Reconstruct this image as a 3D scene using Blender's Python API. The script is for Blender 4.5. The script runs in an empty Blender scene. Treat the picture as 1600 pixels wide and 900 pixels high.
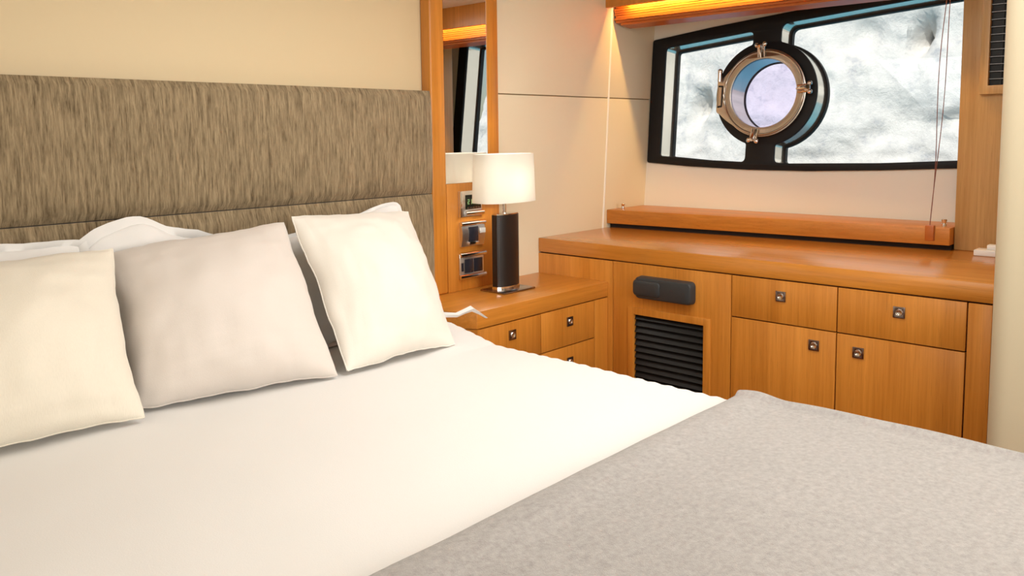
import bpy, bmesh, math, random
from mathutils import Vector, Matrix, noise

sc = bpy.context.scene
C = sc.collection
Z = 1.43                       # eye height: all heights below are measured from the eye, Z lifts them so that floor = 0

# ------------------------------------------------------------------ camera
cam_d = bpy.data.cameras.new('camera')
cam = bpy.data.objects.new('camera', cam_d)
C.objects.link(cam)
yaw, pitch, roll = 0.827695, -0.0984846, -0.0109862
fw = Vector((math.sin(yaw) * math.cos(pitch), math.cos(yaw) * math.cos(pitch), math.sin(pitch)))
r0 = Vector((math.cos(yaw), -math.sin(yaw), 0))
u0 = r0.cross(fw)
rr = r0 * math.cos(roll) + u0 * math.sin(roll)
uu = -r0 * math.sin(roll) + u0 * math.cos(roll)
M = Matrix.Identity(4)
for i in range(3):
    M[i][0], M[i][1], M[i][2] = rr[i], uu[i], -fw[i]
M[2][3] = Z
cam.matrix_world = M
cam_d.sensor_width = 36
cam_d.lens = 29.366
cam_d.shift_x = -0.0030
cam_d.shift_y = -0.0712
cam_d.clip_start = 0.01
sc.camera = cam

# ------------------------------------------------------------------ world, sun, area lights, exposure
w = bpy.data.worlds.new('sky')
sc.world = w
w.use_nodes = True
nt = w.node_tree
bg = nt.nodes['Background']
sk = nt.nodes.new('ShaderNodeTexSky')
sk.sky_type = 'NISHITA'
sk.sun_disc = False
sk.sun_elevation = math.radians(48)
sk.sun_rotation = math.radians(250)
nt.links.new(sk.outputs[0], bg.inputs[0])
bg.inputs[1].default_value = 0.09

sun_d = bpy.data.lights.new('sun', 'SUN')
sun = bpy.data.objects.new('sun', sun_d)
C.objects.link(sun)
sun_d.energy = 3.75
sun_d.angle = math.radians(1.0)
sun_d.color = (1, 0.95, 0.87)
sun.rotation_euler = Vector((0.66, 0.15, -0.73)).to_track_quat('-Z', 'Y').to_euler()


def area(name, loc, d, sx, sy, power, col):
    l = bpy.data.lights.new(name, 'AREA')
    l.shape = 'RECTANGLE'
    l.size, l.size_y = sx, sy
    l.energy = power
    l.color = col
    o = bpy.data.objects.new(name, l)
    C.objects.link(o)
    o.location = (loc[0], loc[1], loc[2] + Z)
    o.rotation_euler = Vector(d).to_track_quat('-Z', 'Y').to_euler()
    return o


area('ceiling_fill', (2.05, 1.15, 0.785), (0, 0, -1), 1.5, 1.6, 26, (1, 0.99, 0.96))  # added overhead fill light; the ceiling has no skylight opening
area('port_side_fill', (-0.93, 0.5, 0.22), (1, 0.1, 0), 1.8, 0.8, 10, (1, 0.97, 0.93))  # added weak side fill; there is no window in wall_left
area('front_wall_fill', (1.5, -1.45, 0.10), (0, 1, 0), 1.6, 1.1, 48, (1, 0.99, 0.96))  # added fill from behind the camera; wall_front has no doorway

sc.view_settings.view_transform = 'Standard'
sc.view_settings.look = 'None'
sc.view_settings.exposure = 0.10
sc.view_settings.gamma = 1.0
sc.view_settings.use_curve_mapping = False


# ------------------------------------------------------------------ materials
def new_mat(name):
    m = bpy.data.materials.new(name)
    m.use_nodes = True
    return m, m.node_tree, m.node_tree.nodes['Principled BSDF']


def plain(name, col, rough=0.5, metal=0.0, spec=0.5, bump=0.0, bscale=200, sheen=0.0, vary=0.0, vscale=3):
    m, t, p = new_mat(name)
    p.inputs['Base Color'].default_value = (*col, 1)
    p.inputs['Roughness'].default_value = rough
    p.inputs['Metallic'].default_value = metal
    p.inputs['Specular IOR Level'].default_value = spec
    if sheen:
        p.inputs['Sheen Weight'].default_value = sheen
    tc = t.nodes.new('ShaderNodeTexCoord')
    if bump:
        n = t.nodes.new('ShaderNodeTexNoise')
        n.inputs['Scale'].default_value = bscale
        n.inputs['Detail'].default_value = 4
        t.links.new(tc.outputs['Object'], n.inputs['Vector'])
        b = t.nodes.new('ShaderNodeBump')
        b.inputs['Strength'].default_value = bump
        b.inputs['Distance'].default_value = 0.004
        t.links.new(n.outputs['Fac'], b.inputs['Height'])
        t.links.new(b.outputs['Normal'], p.inputs['Normal'])
    if vary:
        n2 = t.nodes.new('ShaderNodeTexNoise')
        n2.inputs['Scale'].default_value = vscale
        n2.inputs['Detail'].default_value = 6
        t.links.new(tc.outputs['Object'], n2.inputs['Vector'])
        mx = t.nodes.new('ShaderNodeMix')
        mx.data_type = 'RGBA'
        mx.inputs['A'].default_value = (*[c * (1 - vary) for c in col], 1)
        mx.inputs['B'].default_value = (*[min(1, c * (1 + vary)) for c in col], 1)
        t.links.new(n2.outputs['Fac'], mx.inputs['Factor'])
        t.links.new(mx.outputs['Result'], p.inputs['Base Color'])
    return m


def wood(name, axis, c0=(0.47, 0.162, 0.015), c1=(0.67, 0.265, 0.038), rough=0.36, coat=0.15):
    """oiled teak veneer: long fine grain along axis, broad board-to-board tone bands, pores"""
    m, t, p = new_mat(name)
    tc = t.nodes.new('ShaderNodeTexCoord')
    oi = t.nodes.new('ShaderNodeObjectInfo')
    add = t.nodes.new('ShaderNodeVectorMath')
    add.operation = 'MULTIPLY_ADD'
    add.inputs[1].default_value = (1, 1, 1)
    cmb = t.nodes.new('ShaderNodeCombineXYZ')
    mul = t.nodes.new('ShaderNodeMath')
    mul.operation = 'MULTIPLY'
    mul.inputs[1].default_value = 17.0
    t.links.new(oi.outputs['Random'], mul.inputs[0])
    for k in range(3):
        t.links.new(mul.outputs[0], cmb.inputs[k])
    t.links.new(tc.outputs['Object'], add.inputs[0])
    t.links.new(cmb.outputs[0], add.inputs[2])

    def nz(sl, sc_, det):
        mp = t.nodes.new('ShaderNodeMapping')
        s = [sc_] * 3
        s[axis] = sl
        mp.inputs['Scale'].default_value = s
        n = t.nodes.new('ShaderNodeTexNoise')
        n.inputs['Scale'].default_value = 1
        n.inputs['Detail'].default_value = det
        n.inputs['Roughness'].default_value = 0.6
        n.inputs['Distortion'].default_value = 0.4
        t.links.new(add.outputs[0], mp.inputs['Vector'])
        t.links.new(mp.outputs[0], n.inputs['Vector'])
        return n
    a = nz(0.5, 9, 2)
    b = nz(2.0, 80, 5)
    d = nz(9.0, 420, 2)
    mixf = t.nodes.new('ShaderNodeMix')
    mixf.inputs['Factor'].default_value = 0.5
    t.links.new(a.outputs['Fac'], mixf.inputs['A'])
    t.links.new(b.outputs['Fac'], mixf.inputs['B'])
    cr = t.nodes.new('ShaderNodeValToRGB')
    cr.color_ramp.elements[0].position = 0.33
    cr.color_ramp.elements[0].color = (*c0, 1)
    cr.color_ramp.elements[1].position = 0.66
    cr.color_ramp.elements[1].color = (*c1, 1)
    t.links.new(mixf.outputs['Result'], cr.inputs[0])
    # pores: darker short dashes
    pr = t.nodes.new('ShaderNodeMapRange')
    pr.inputs['From Min'].default_value = 0.30
    pr.inputs['From Max'].default_value = 0.42
    pr.inputs['To Min'].default_value = 0.80
    pr.inputs['To Max'].default_value = 1.0
    t.links.new(d.outputs['Fac'], pr.inputs['Value'])
    mm = t.nodes.new('ShaderNodeMix')
    mm.data_type = 'RGBA'
    mm.blend_type = 'MULTIPLY'
    mm.inputs['Factor'].default_value = 1
    t.links.new(cr.outputs[0], mm.inputs['A'])
    t.links.new(pr.outputs[0], mm.inputs['B'])
    t.links.new(mm.outputs['Result'], p.inputs['Base Color'])
    p.inputs['Roughness'].default_value = rough
    p.inputs['Coat Weight'].default_value = coat
    p.inputs['Coat Roughness'].default_value = 0.25
    bp = t.nodes.new('ShaderNodeBump')
    bp.inputs['Strength'].default_value = 0.06
    bp.inputs['Distance'].default_value = 0.002
    t.links.new(b.outputs['Fac'], bp.inputs['Height'])
    t.links.new(bp.outputs[0], p.inputs['Normal'])
    return m


WOOD_Z = wood('teak_upright_grain', 2)
WOOD_Y = wood('teak_grain_fore_aft', 1)
WOOD_X = wood('teak_grain_athwart', 0)
TOP_Y = wood('teak_worktop', 1, rough=0.24, coat=0.45)
TOP_X = wood('teak_nightstand_top', 0, rough=0.32, coat=0.25)
LIGHTWOOD = wood('pale_oak_upright_grain', 2, (0.43, 0.245, 0.085), (0.61, 0.38, 0.155))
BLINDWOOD = wood('red_brown_blind_wood', 1, (0.44, 0.105, 0.010), (0.53, 0.145, 0.016))
CREAM = plain('cream_vinyl_wall', (0.79, 0.70, 0.51), 0.55, bump=0.05, bscale=350)
CREAM_LEFT = plain('cream_vinyl_left', (0.68, 0.545, 0.335), 0.55, bump=0.05, bscale=350)  # darker, warmer cream tone for the left wall panel
BEIGE = plain('beige_vinyl_lining', (0.85, 0.825, 0.75), 0.6, bump=0.05, bscale=350)
BULK = plain('beige_bulkhead', (0.60, 0.52, 0.36), 0.6, bump=0.04, bscale=300)
CEILM = plain('ceiling_cream', (0.75, 0.70, 0.62), 0.6)
FLOORM = wood('teak_floor', 1, (0.16, 0.06, 0.015), (0.26, 0.10, 0.03))
DARKGAP = plain('shadow_gap_black', (0.012, 0.010, 0.009), 0.8)
BLACK = plain('satin_black_frame', (0.010, 0.010, 0.012), 0.5, spec=0.25, bump=0.03, bscale=400)
RUBBER = plain('black_rubber', (0.008, 0.008, 0.010), 0.6)
GEL = plain('polished_reveal', (0.84, 0.78, 0.68), 0.14, 0.85)
CHROME = plain('polished_chrome', (0.80, 0.78, 0.76), 0.09, 1.0)
SATIN = plain('satin_chrome', (0.80, 0.77, 0.74), 0.33, 1.0)
STEEL = plain('brushed_steel_ring', (0.54, 0.49, 0.44), 0.24, 1.0)
GUN = plain('dark_nickel', (0.30, 0.26, 0.25), 0.22, 1.0)
MIRROR = plain('mirror_silver', (0.93, 0.93, 0.92), 0.0, 1.0)
PLASTIC = plain('charcoal_plastic', (0.030, 0.034, 0.037), 0.42, bump=0.05, bscale=900)
GRILLEM = plain('black_louvre_metal', (0.008, 0.008, 0.008), 0.42, spec=0.3)
LEATHER = plain('black_leather', (0.011, 0.008, 0.008), 0.33, bump=0.15, bscale=500)
THREAD = plain('stitching_thread', (0.10, 0.09, 0.085), 0.7)
WHITEPL = plain('white_plastic', (0.82, 0.82, 0.80), 0.35)
CORD = plain('brown_cord', (0.20, 0.06, 0.04), 0.7)
SCREEN = plain('dark_lcd', (0.010, 0.016, 0.010), 0.15)
SOCKET = plain('dark_grey_insert', (0.02, 0.02, 0.028), 0.25)


def fabric(name, col, bump=0.25, scale=(900, 900, 900), vary=0.03, rough=0.85, sheen=0.3):
    m, t, p = new_mat(name)
    p.inputs['Roughness'].default_value = rough
    p.inputs['Sheen Weight'].default_value = sheen
    p.inputs['Specular IOR Level'].default_value = 0.2
    tc = t.nodes.new('ShaderNodeTexCoord')
    mp = t.nodes.new('ShaderNodeMapping')
    mp.inputs['Scale'].default_value = scale
    n = t.nodes.new('ShaderNodeTexNoise')
    n.inputs['Scale'].default_value = 1
    n.inputs['Detail'].default_value = 3
    t.links.new(tc.outputs['Object'], mp.inputs[0])
    t.links.new(mp.outputs[0], n.inputs['Vector'])
    mx = t.nodes.new('ShaderNodeMix')
    mx.data_type = 'RGBA'
    mx.inputs['A'].default_value = (*[c * (1 - vary) for c in col], 1)
    mx.inputs['B'].default_value = (*[min(1, c * (1 + vary)) for c in col], 1)
    t.links.new(n.outputs['Fac'], mx.inputs['Factor'])
    t.links.new(mx.outputs['Result'], p.inputs['Base Color'])
    b = t.nodes.new('ShaderNodeBump')
    b.inputs['Strength'].default_value = bump
    b.inputs['Distance'].default_value = 0.002
    t.links.new(n.outputs['Fac'], b.inputs['Height'])
    t.links.new(b.outputs[0], p.inputs['Normal'])
    return m


SHEET = fabric('white_cotton', (0.765, 0.75, 0.725), 0.12, (350, 350, 350), 0.02)
PILLOWW = fabric('white_pillowcase', (0.78, 0.765, 0.745), 0.12, (350, 350, 350), 0.02)
CUSH_CREAM = fabric('cream_slub_linen', (0.77, 0.715, 0.61), 0.25, (420, 420, 60), 0.05)
CUSH_GREY = fabric('pale_mauve_grey_satin', (0.68, 0.62, 0.57), 0.12, (300, 300, 300), 0.02, 0.55)
CUSH_WHITE = fabric('ivory_cotton', (0.78, 0.735, 0.66), 0.15, (350, 350, 350), 0.02)


def felt():
    m, t, p = new_mat('grey_wool_felt')
    p.inputs['Roughness'].default_value = 0.95
    p.inputs['Sheen Weight'].default_value = 0.35
    p.inputs['Specular IOR Level'].default_value = 0.1
    tc = t.nodes.new('ShaderNodeTexCoord')
    a = t.nodes.new('ShaderNodeTexNoise')
    a.inputs['Scale'].default_value = 75
    a.inputs['Detail'].default_value = 5
    a.inputs['Roughness'].default_value = 0.75
    t.links.new(tc.outputs['Object'], a.inputs['Vector'])
    cr = t.nodes.new('ShaderNodeValToRGB')
    cr.color_ramp.elements[0].position = 0.30
    cr.color_ramp.elements[0].color = (0.275, 0.258, 0.245, 1)
    cr.color_ramp.elements[1].position = 0.70
    cr.color_ramp.elements[1].color = (0.42, 0.40, 0.385, 1)
    t.links.new(a.outputs['Fac'], cr.inputs[0])
    t.links.new(cr.outputs[0], p.inputs['Base Color'])
    f = t.nodes.new('ShaderNodeTexNoise')
    f.inputs['Scale'].default_value = 500
    t.links.new(tc.outputs['Object'], f.inputs['Vector'])
    b = t.nodes.new('ShaderNodeBump')
    b.inputs['Strength'].default_value = 0.5
    b.inputs['Distance'].default_value = 0.002
    t.links.new(f.outputs['Fac'], b.inputs['Height'])
    t.links.new(b.outputs[0], p.inputs['Normal'])
    return m


FELT = felt()


def streaked():
    """taupe upholstery cloth with fine upright slubs"""
    m, t, p = new_mat('taupe_streaked_upholstery')
    p.inputs['Roughness'].default_value = 0.8
    p.inputs['Sheen Weight'].default_value = 0.15
    p.inputs['Specular IOR Level'].default_value = 0.2
    tc = t.nodes.new('ShaderNodeTexCoord')

    def nz(s, det):
        mp = t.nodes.new('ShaderNodeMapping')
        mp.inputs['Scale'].default_value = s
        n = t.nodes.new('ShaderNodeTexNoise')
        n.inputs['Scale'].default_value = 1
        n.inputs['Detail'].default_value = det
        n.inputs['Roughness'].default_value = 0.65
        n.inputs['Distortion'].default_value = 0.5
        t.links.new(tc.outputs['Object'], mp.inputs[0])
        t.links.new(mp.outputs[0], n.inputs['Vector'])
        return n
    a = nz((95, 20, 9), 4)
    c = nz((300, 60, 22), 3)
    mx = t.nodes.new('ShaderNodeMix')
    mx.inputs['Factor'].default_value = 0.4
    t.links.new(a.outputs['Fac'], mx.inputs['A'])
    t.links.new(c.outputs['Fac'], mx.inputs['B'])
    cr = t.nodes.new('ShaderNodeValToRGB')
    cr.color_ramp.elements[0].position = 0.36
    cr.color_ramp.elements[0].color = (0.115, 0.080, 0.042, 1)
    cr.color_ramp.elements[1].position = 0.62
    cr.color_ramp.elements[1].color = (0.37, 0.28, 0.165, 1)
    t.links.new(mx.outputs['Result'], cr.inputs[0])
    t.links.new(cr.outputs[0], p.inputs['Base Color'])
    b = t.nodes.new('ShaderNodeBump')
    b.inputs['Strength'].default_value = 0.3
    b.inputs['Distance'].default_value = 0.002
    t.links.new(mx.outputs['Result'], b.inputs['Height'])
    t.links.new(b.outputs[0], p.inputs['Normal'])
    return m


HEADF = streaked()


def glassmat(name, tint):
    m = bpy.data.materials.new(name)
    m.use_nodes = True
    t = m.node_tree
    t.nodes.clear()
    o = t.nodes.new('ShaderNodeOutputMaterial')
    a = t.nodes.new('ShaderNodeBsdfTransparent')
    a.inputs[0].default_value = (*tint, 1)
    g = t.nodes.new('ShaderNodeBsdfGlossy')
    g.inputs['Roughness'].default_value = 0.02
    x = t.nodes.new('ShaderNodeMixShader')
    x.inputs[0].default_value = 0.025
    t.links.new(a.outputs[0], x.inputs[1])
    t.links.new(g.outputs[0], x.inputs[2])
    t.links.new(x.outputs[0], o.inputs[0])
    return m


GLASS = glassmat('window_glass', (0.985, 1.0, 0.995))
PGLASS = glassmat('porthole_acrylic', (0.90, 0.875, 0.99))


def emit(name, col, s):
    m = bpy.data.materials.new(name)
    m.use_nodes = True
    t = m.node_tree
    p = t.nodes['Principled BSDF']
    p.inputs['Base Color'].default_value = (*col, 1)
    p.inputs['Emission Color'].default_value = (*col, 1)
    p.inputs['Emission Strength'].default_value = s
    return m


def shade_mat():
    m, t, p = new_mat('white_shade_cloth')
    p.inputs['Base Color'].default_value = (0.86, 0.84, 0.78, 1)
    p.inputs['Roughness'].default_value = 0.8
    o = t.nodes['Material Output']
    tr = t.nodes.new('ShaderNodeBsdfTranslucent')
    tr.inputs[0].default_value = (0.9, 0.86, 0.78, 1)
    x = t.nodes.new('ShaderNodeMixShader')
    x.inputs[0].default_value = 0.35
    t.links.new(p.outputs[0], x.inputs[1])
    t.links.new(tr.outputs[0], x.inputs[2])
    t.links.new(x.outputs[0], o.inputs[0])
    return m


SHADE = shade_mat()


# ------------------------------------------------------------------ mesh helpers
def rootloc(o):
    v = Vector((0, 0, 0))
    while o is not None:
        v += o.location
        o = o.parent
    return v


def obj(name, bm, mat, parent=None, loc=None, kind=None, label=None, smooth=35):
    """link bm (x, y, height from the eye) as ONE mesh object"""
    for v in bm.verts:
        v.co.z += Z
    base = rootloc(parent) if parent else Vector((0, 0, 0))
    if loc is not None:
        loc = Vector((loc[0], loc[1], loc[2] + Z))
        off = loc
    else:
        loc = Vector((0, 0, 0))
        off = base
    for v in bm.verts:
        v.co -= off
    bmesh.ops.recalc_face_normals(bm, faces=bm.faces)
    for f in bm.faces:
        f.smooth = True
    me = bpy.data.meshes.new(name)
    bm.to_mesh(me)
    bm.free()
    me.set_sharp_from_angle(angle=math.radians(smooth))
    o = bpy.data.objects.new(name, me)
    me.materials.append(mat)
    C.objects.link(o)
    if parent:
        o.parent = parent
        o.location = loc - base if loc.length else (0, 0, 0)
    else:
        o.location = loc
    if kind:
        o['kind'] = kind
    if label:
        o['label'] = label
    return o


def tag(o, label, cat, group=None):
    o['label'] = label
    o['category'] = cat
    if group:
        o['group'] = group
    return o


def thing(name, label, cat, loc, group=None):
    o = bpy.data.objects.new(name, None)
    C.objects.link(o)
    o.location = (loc[0], loc[1], loc[2] + Z)
    o.empty_display_size = 0.1
    return tag(o, label, cat, group)


def new():
    return bmesh.new()


def merge(dst, src):
    me = bpy.data.meshes.new('tmp')
    src.to_mesh(me)
    src.free()
    dst.from_mesh(me)
    bpy.data.meshes.remove(me)


def box(bm, x0, x1, y0, y1, z0, z1, bev=0.0, seg=2):
    t = new()
    bmesh.ops.create_cube(t, size=1)
    for v in t.verts:
        v.co = Vector(((x0 + x1) / 2 + v.co.x * (x1 - x0), (y0 + y1) / 2 + v.co.y * (y1 - y0), (z0 + z1) / 2 + v.co.z * (z1 - z0)))
    if bev:
        bmesh.ops.bevel(t, geom=list(t.edges), offset=bev, segments=seg, affect='EDGES', profile=0.5, clamp_overlap=True)
    merge(bm, t)
    return bm


def bx(*a, **k):
    return box(new(), *a, **k)


def tube(bm, pts, r, n=8, cap=True):
    pts = [Vector(p) for p in pts]
    rings = []
    for i, p in enumerate(pts):
        d = (pts[min(i + 1, len(pts) - 1)] - pts[max(i - 1, 0)]).normalized()
        a = d.cross(Vector((0, 0, 1)))
        if a.length < 1e-3:
            a = d.cross(Vector((1, 0, 0)))
        a.normalize()
        b = d.cross(a)
        rad = r[i] if isinstance(r, (list, tuple)) else r
        rings.append([bm.verts.new(p + (a * math.cos(2 * math.pi * k / n) + b * math.sin(2 * math.pi * k / n)) * rad) for k in range(n)])
    for i in range(len(rings) - 1):
        for k in range(n):
            bm.faces.new((rings[i][k], rings[i][(k + 1) % n], rings[i + 1][(k + 1) % n], rings[i + 1][k]))
    if cap:
        bm.faces.new(rings[0][::-1])
        bm.faces.new(rings[-1])
    return bm


def ball(bm, c, r, seg=12):
    t = new()
    bmesh.ops.create_uvsphere(t, u_segments=seg, v_segments=8, radius=1)
    rx = r if isinstance(r, (tuple, list)) else (r, r, r)
    for v in t.verts:
        v.co = Vector((c[0] + v.co.x * rx[0], c[1] + v.co.y * rx[1], c[2] + v.co.z * rx[2]))
    merge(bm, t)
    return bm


def loft(bm, rings, close=True, cap=True):
    """rings: lists of equal length of points"""
    R = [[bm.verts.new(Vector(p)) for p in r] for r in rings]
    n = len(R[0])
    for i in range(len(R) - 1):
        for k in range(n if close else n - 1):
            bm.faces.new((R[i][k], R[i][(k + 1) % n], R[i + 1][(k + 1) % n], R[i + 1][k]))
    if cap:
        bm.faces.new(R[0][::-1])
        bm.faces.new(R[-1])
    return bm


def prism(bm, poly, z0, z1, bev=0.0):
    t = new()
    a = [t.verts.new((x, y, z0)) for x, y in poly]
    b = [t.verts.new((x, y, z1)) for x, y in poly]
    n = len(poly)
    t.faces.new(a[::-1])
    t.faces.new(b)
    for k in range(n):
        t.faces.new((a[k], a[(k + 1) % n], b[(k + 1) % n], b[k]))
    if bev:
        bmesh.ops.bevel(t, geom=list(t.edges), offset=bev, segments=2, affect='EDGES', profile=0.5)
    merge(bm, t)
    return bm


def round_poly(pts, r, n=5):
    out = []
    m = len(pts)
    rs = r if isinstance(r, (list, tuple)) else [r] * m
    for i in range(m):
        p = Vector(pts[i])
        a = Vector(pts[i - 1]) - p
        b = Vector(pts[(i + 1) % m]) - p
        q = min(rs[i], a.length * 0.45, b.length * 0.45)
        if q <= 1e-4:
            out.append(tuple(p))
            continue
        p0 = p + a.normalized() * q
        p1 = p + b.normalized() * q
        for k in range(n + 1):
            s = k / n
            v = p0 * (1 - s) ** 2 + p * 2 * s * (1 - s) + p1 * s ** 2
            out.append(tuple(v))
    return out


def plate(polys, d0, d1, mapf, bev=0.0):
    """flat plate with holes from 2-D outlines, thickness d0..d1, carried into the room by mapf(a, b, depth)"""
    cu = bpy.data.curves.new('tmp', 'CURVE')
    cu.dimensions = '2D'
    cu.fill_mode = 'BOTH'
    cu.extrude = abs(d1 - d0) / 2 - bev
    cu.bevel_depth = bev
    cu.bevel_resolution = 1
    for p in polys:
        s = cu.splines.new('POLY')
        s.points.add(len(p) - 1)
        for i, q in enumerate(p):
            s.points[i].co = (q[0], q[1], 0, 1)
        s.use_cyclic_u = True
    o = bpy.data.objects.new('tmp', cu)
    C.objects.link(o)
    bpy.context.view_layer.update()
    me = bpy.data.meshes.new_from_object(o.evaluated_get(bpy.context.evaluated_depsgraph_get()))
    bm = new()
    bm.from_mesh(me)
    bpy.data.objects.remove(o)
    bpy.data.curves.remove(cu)
    bpy.data.meshes.remove(me)
    bmesh.ops.remove_doubles(bm, verts=bm.verts, dist=1e-5)
    for v in bm.verts:
        v.co = mapf(v.co.x, v.co.y, v.co.z + (d0 + d1) / 2)
    return bm


def circle(c, r, n=48):
    return [(c[0] + r * math.cos(2 * math.pi * k / n), c[1] + r * math.sin(2 * math.pi * k / n)) for k in range(n)]


# hull side: leans outboard going up and closes in slightly going forward
NH = Vector((1, 0.045, -0.1)).normalized()


def hull(s, h, d=0.0):
    return Vector((4.115 + 0.045 * s + 0.1 * (h + 0.431), 2.75 - s, h)) + NH * d


FLOOR = -1.43
CEIL = 0.80

# ------------------------------------------------------------------ the setting
obj('floor', bx(-1.1, 4.6, -1.6, 2.9, FLOOR - 0.05, FLOOR), FLOORM, kind='structure')
obj('ceiling', bx(-1.1, 4.46, -1.6, 2.9, CEIL, CEIL + 0.05), CEILM, kind='structure')
obj('wall_left', bx(-1.05, -1.0, -1.6, 2.9, FLOOR, CEIL), CREAM, kind='structure')
obj('wall_front', bx(-1.05, 4.7, -1.6, -1.5, FLOOR, CEIL), CREAM, kind='structure')

wb = obj('wall_back', bx(-1.05, 4.235, 2.762, 2.86, FLOOR, CEIL), plain('tan_joint', (0.36, 0.24, 0.13), 0.7), kind='structure')
obj('wall_panel', bx(-1.0, 2.44, 2.75, 2.765, FLOOR, CEIL, bev=0.002), CREAM_LEFT, wb)
obj('wall_panel', bx(2.44, 4.235, 2.75, 2.765, 0.186, CEIL, bev=0.003), CREAM, wb)
obj('wall_panel', bx(2.44, 4.235, 2.75, 2.765, FLOOR, 0.181, bev=0.003), CREAM, wb)
# raised bead running up the wall where the hull lining begins
obj('trim_1', tube(new(), [(3.709, 2.751, -0.53), (3.748, 2.751, 0.0), (3.79, 2.751, 0.55), (3.80, 2.751, 0.79)], 0.007, 10), BEIGE, kind='structure')

# outboard wall (hull side) with the window opening
OUT = [(0.006, 0.522), (0.367, 0.565), (0.645, 0.592), (1.142, 0.637), (1.835, 0.684), (1.86, -0.174),
       (1.31, -0.200), (0.957, -0.211), (0.631, -0.211), (0.271, -0.198), (0.012, -0.181)]
OUTR = round_poly(OUT, [0.012, 0, 0, 0, 0.05, 0.05, 0, 0, 0, 0, 0.012])
HOLE = [(0.85 + (a - 0.85) * 0.975, 0.2 + (b - 0.2) * 0.955) for a, b in OUTR]
obj('wall_right', plate([[(-0.06, FLOOR), (4.3, FLOOR), (4.3, CEIL), (-0.06, CEIL)], HOLE], 0.0, 0.02, hull), BEIGE, kind='structure')

# rounded bulkhead corner at the right
bk = round_poly([(2.95, -1.55), (2.95, 0.664), (4.25, 0.664), (4.25, -1.55)], [0, 0.07, 0, 0], 10)
obj('wall_near', prism(new(), bk, FLOOR, CEIL), BULK, kind='structure')

# pale timber post between window and bulkhead
obj('trim_2', bx(3.955, 4.10, 0.665, 1.036, -0.53, CEIL, bev=0.004), LIGHTWOOD, kind='structure')

# pelmet board across the head of the window
obj('trim_3', bx(3.735, 3.760, 0.665, 2.75, 0.666, CEIL, bev=0.002), WOOD_Z, kind='structure')

# ------------------------------------------------------------------ window
CC = (0.703, 0.190)
RD = 0.275


def arc(a0, a1, n=26):
    return [(CC[0] + RD * math.cos(math.radians(a0 + (a1 - a0) * k / n)), CC[1] + RD * math.sin(math.radians(a0 + (a1 - a0) * k / n))) for k in range(n + 1)]


def ang(sx, up):
    q = math.degrees(math.acos((sx - CC[0]) / RD))
    return q if up else 360 - q


def fillet_join(chain, corners):
    """chain: points; corners: indices to round with radius"""
    return round_poly(chain, [corners.get(i, 0) for i in range(len(chain))], 5)


la = arc(ang(0.622, True), ang(0.617, False))
left = [(0.617, -0.177), (0.35, -0.168), (0.089, -0.148), (0.086, 0.477), (0.622, 0.530)] + la
LEFT = fillet_join(left, {0: 0.035, 2: 0.02, 3: 0.025, 4: 0.035, 5: 0.022, len(left) - 1: 0.022})
ra = arc(ang(0.771, False) - 360, ang(0.768, True))
right = [(0.768, 0.556), (1.259, 0.598), (1.755, 0.637), (1.778, -0.148), (1.308, -0.171), (0.771, -0.181)] + ra
RIGHT = fillet_join(right, {0: 0.045, 2: 0.03, 3: 0.03, 5: 0.035, 6: 0.022, len(right) - 1: 0.022})
PORT = circle(CC, 0.196)

win = obj('window_1', plate([OUTR, LEFT, RIGHT, PORT], -0.014, 0.006, hull, bev=0.003), BLACK, kind='structure')
DEEP = 0.125


def loopwall(poly, d0, d1):
    bm = new()
    a = [bm.verts.new(hull(x, y, d0)) for x, y in poly]
    b = [bm.verts.new(hull(x, y, d1)) for x, y in poly]
    a2 = [bm.verts.new(hull(x + 0.0, y, d0)) for x, y in poly]
    n = len(poly)
    for k in range(n):
        bm.faces.new((a[k], a[(k + 1) % n], b[(k + 1) % n], b[k]))
    for v in a2:
        bm.verts.remove(v)
    return bm


def inset(poly, q):
    n = len(poly)
    area2 = sum(poly[i][0] * poly[(i + 1) % n][1] - poly[(i + 1) % n][0] * poly[i][1] for i in range(n))
    sg = 1 if area2 > 0 else -1
    out = []
    for i in range(n):
        p0, p1, p2 = Vector(poly[i - 1]), Vector(poly[i]), Vector(poly[(i + 1) % n])
        d1 = (p1 - p0)
        d2 = (p2 - p1)
        if d1.length < 1e-6:
            d1 = d2
        if d2.length < 1e-6:
            d2 = d1
        d = (d1.normalized() + d2.normalized())
        if d.length < 1e-6:
            d = d1
        d.normalize()
        nn = Vector((-d.y, d.x)) * sg
        out.append(tuple(p1 + nn * q))
    return out


for poly in (LEFT, RIGHT):
    obj('reveal', loopwall(poly, 0.005, DEEP), GEL, win)
    obj('gasket', plate([inset(poly, -0.02), inset(poly, 0.011)], DEEP, DEEP + 0.03, hull), RUBBER, win)
    obj('pane', plate([inset(poly, -0.01)], DEEP + 0.008, DEEP + 0.016, hull), GLASS, win)

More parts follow.
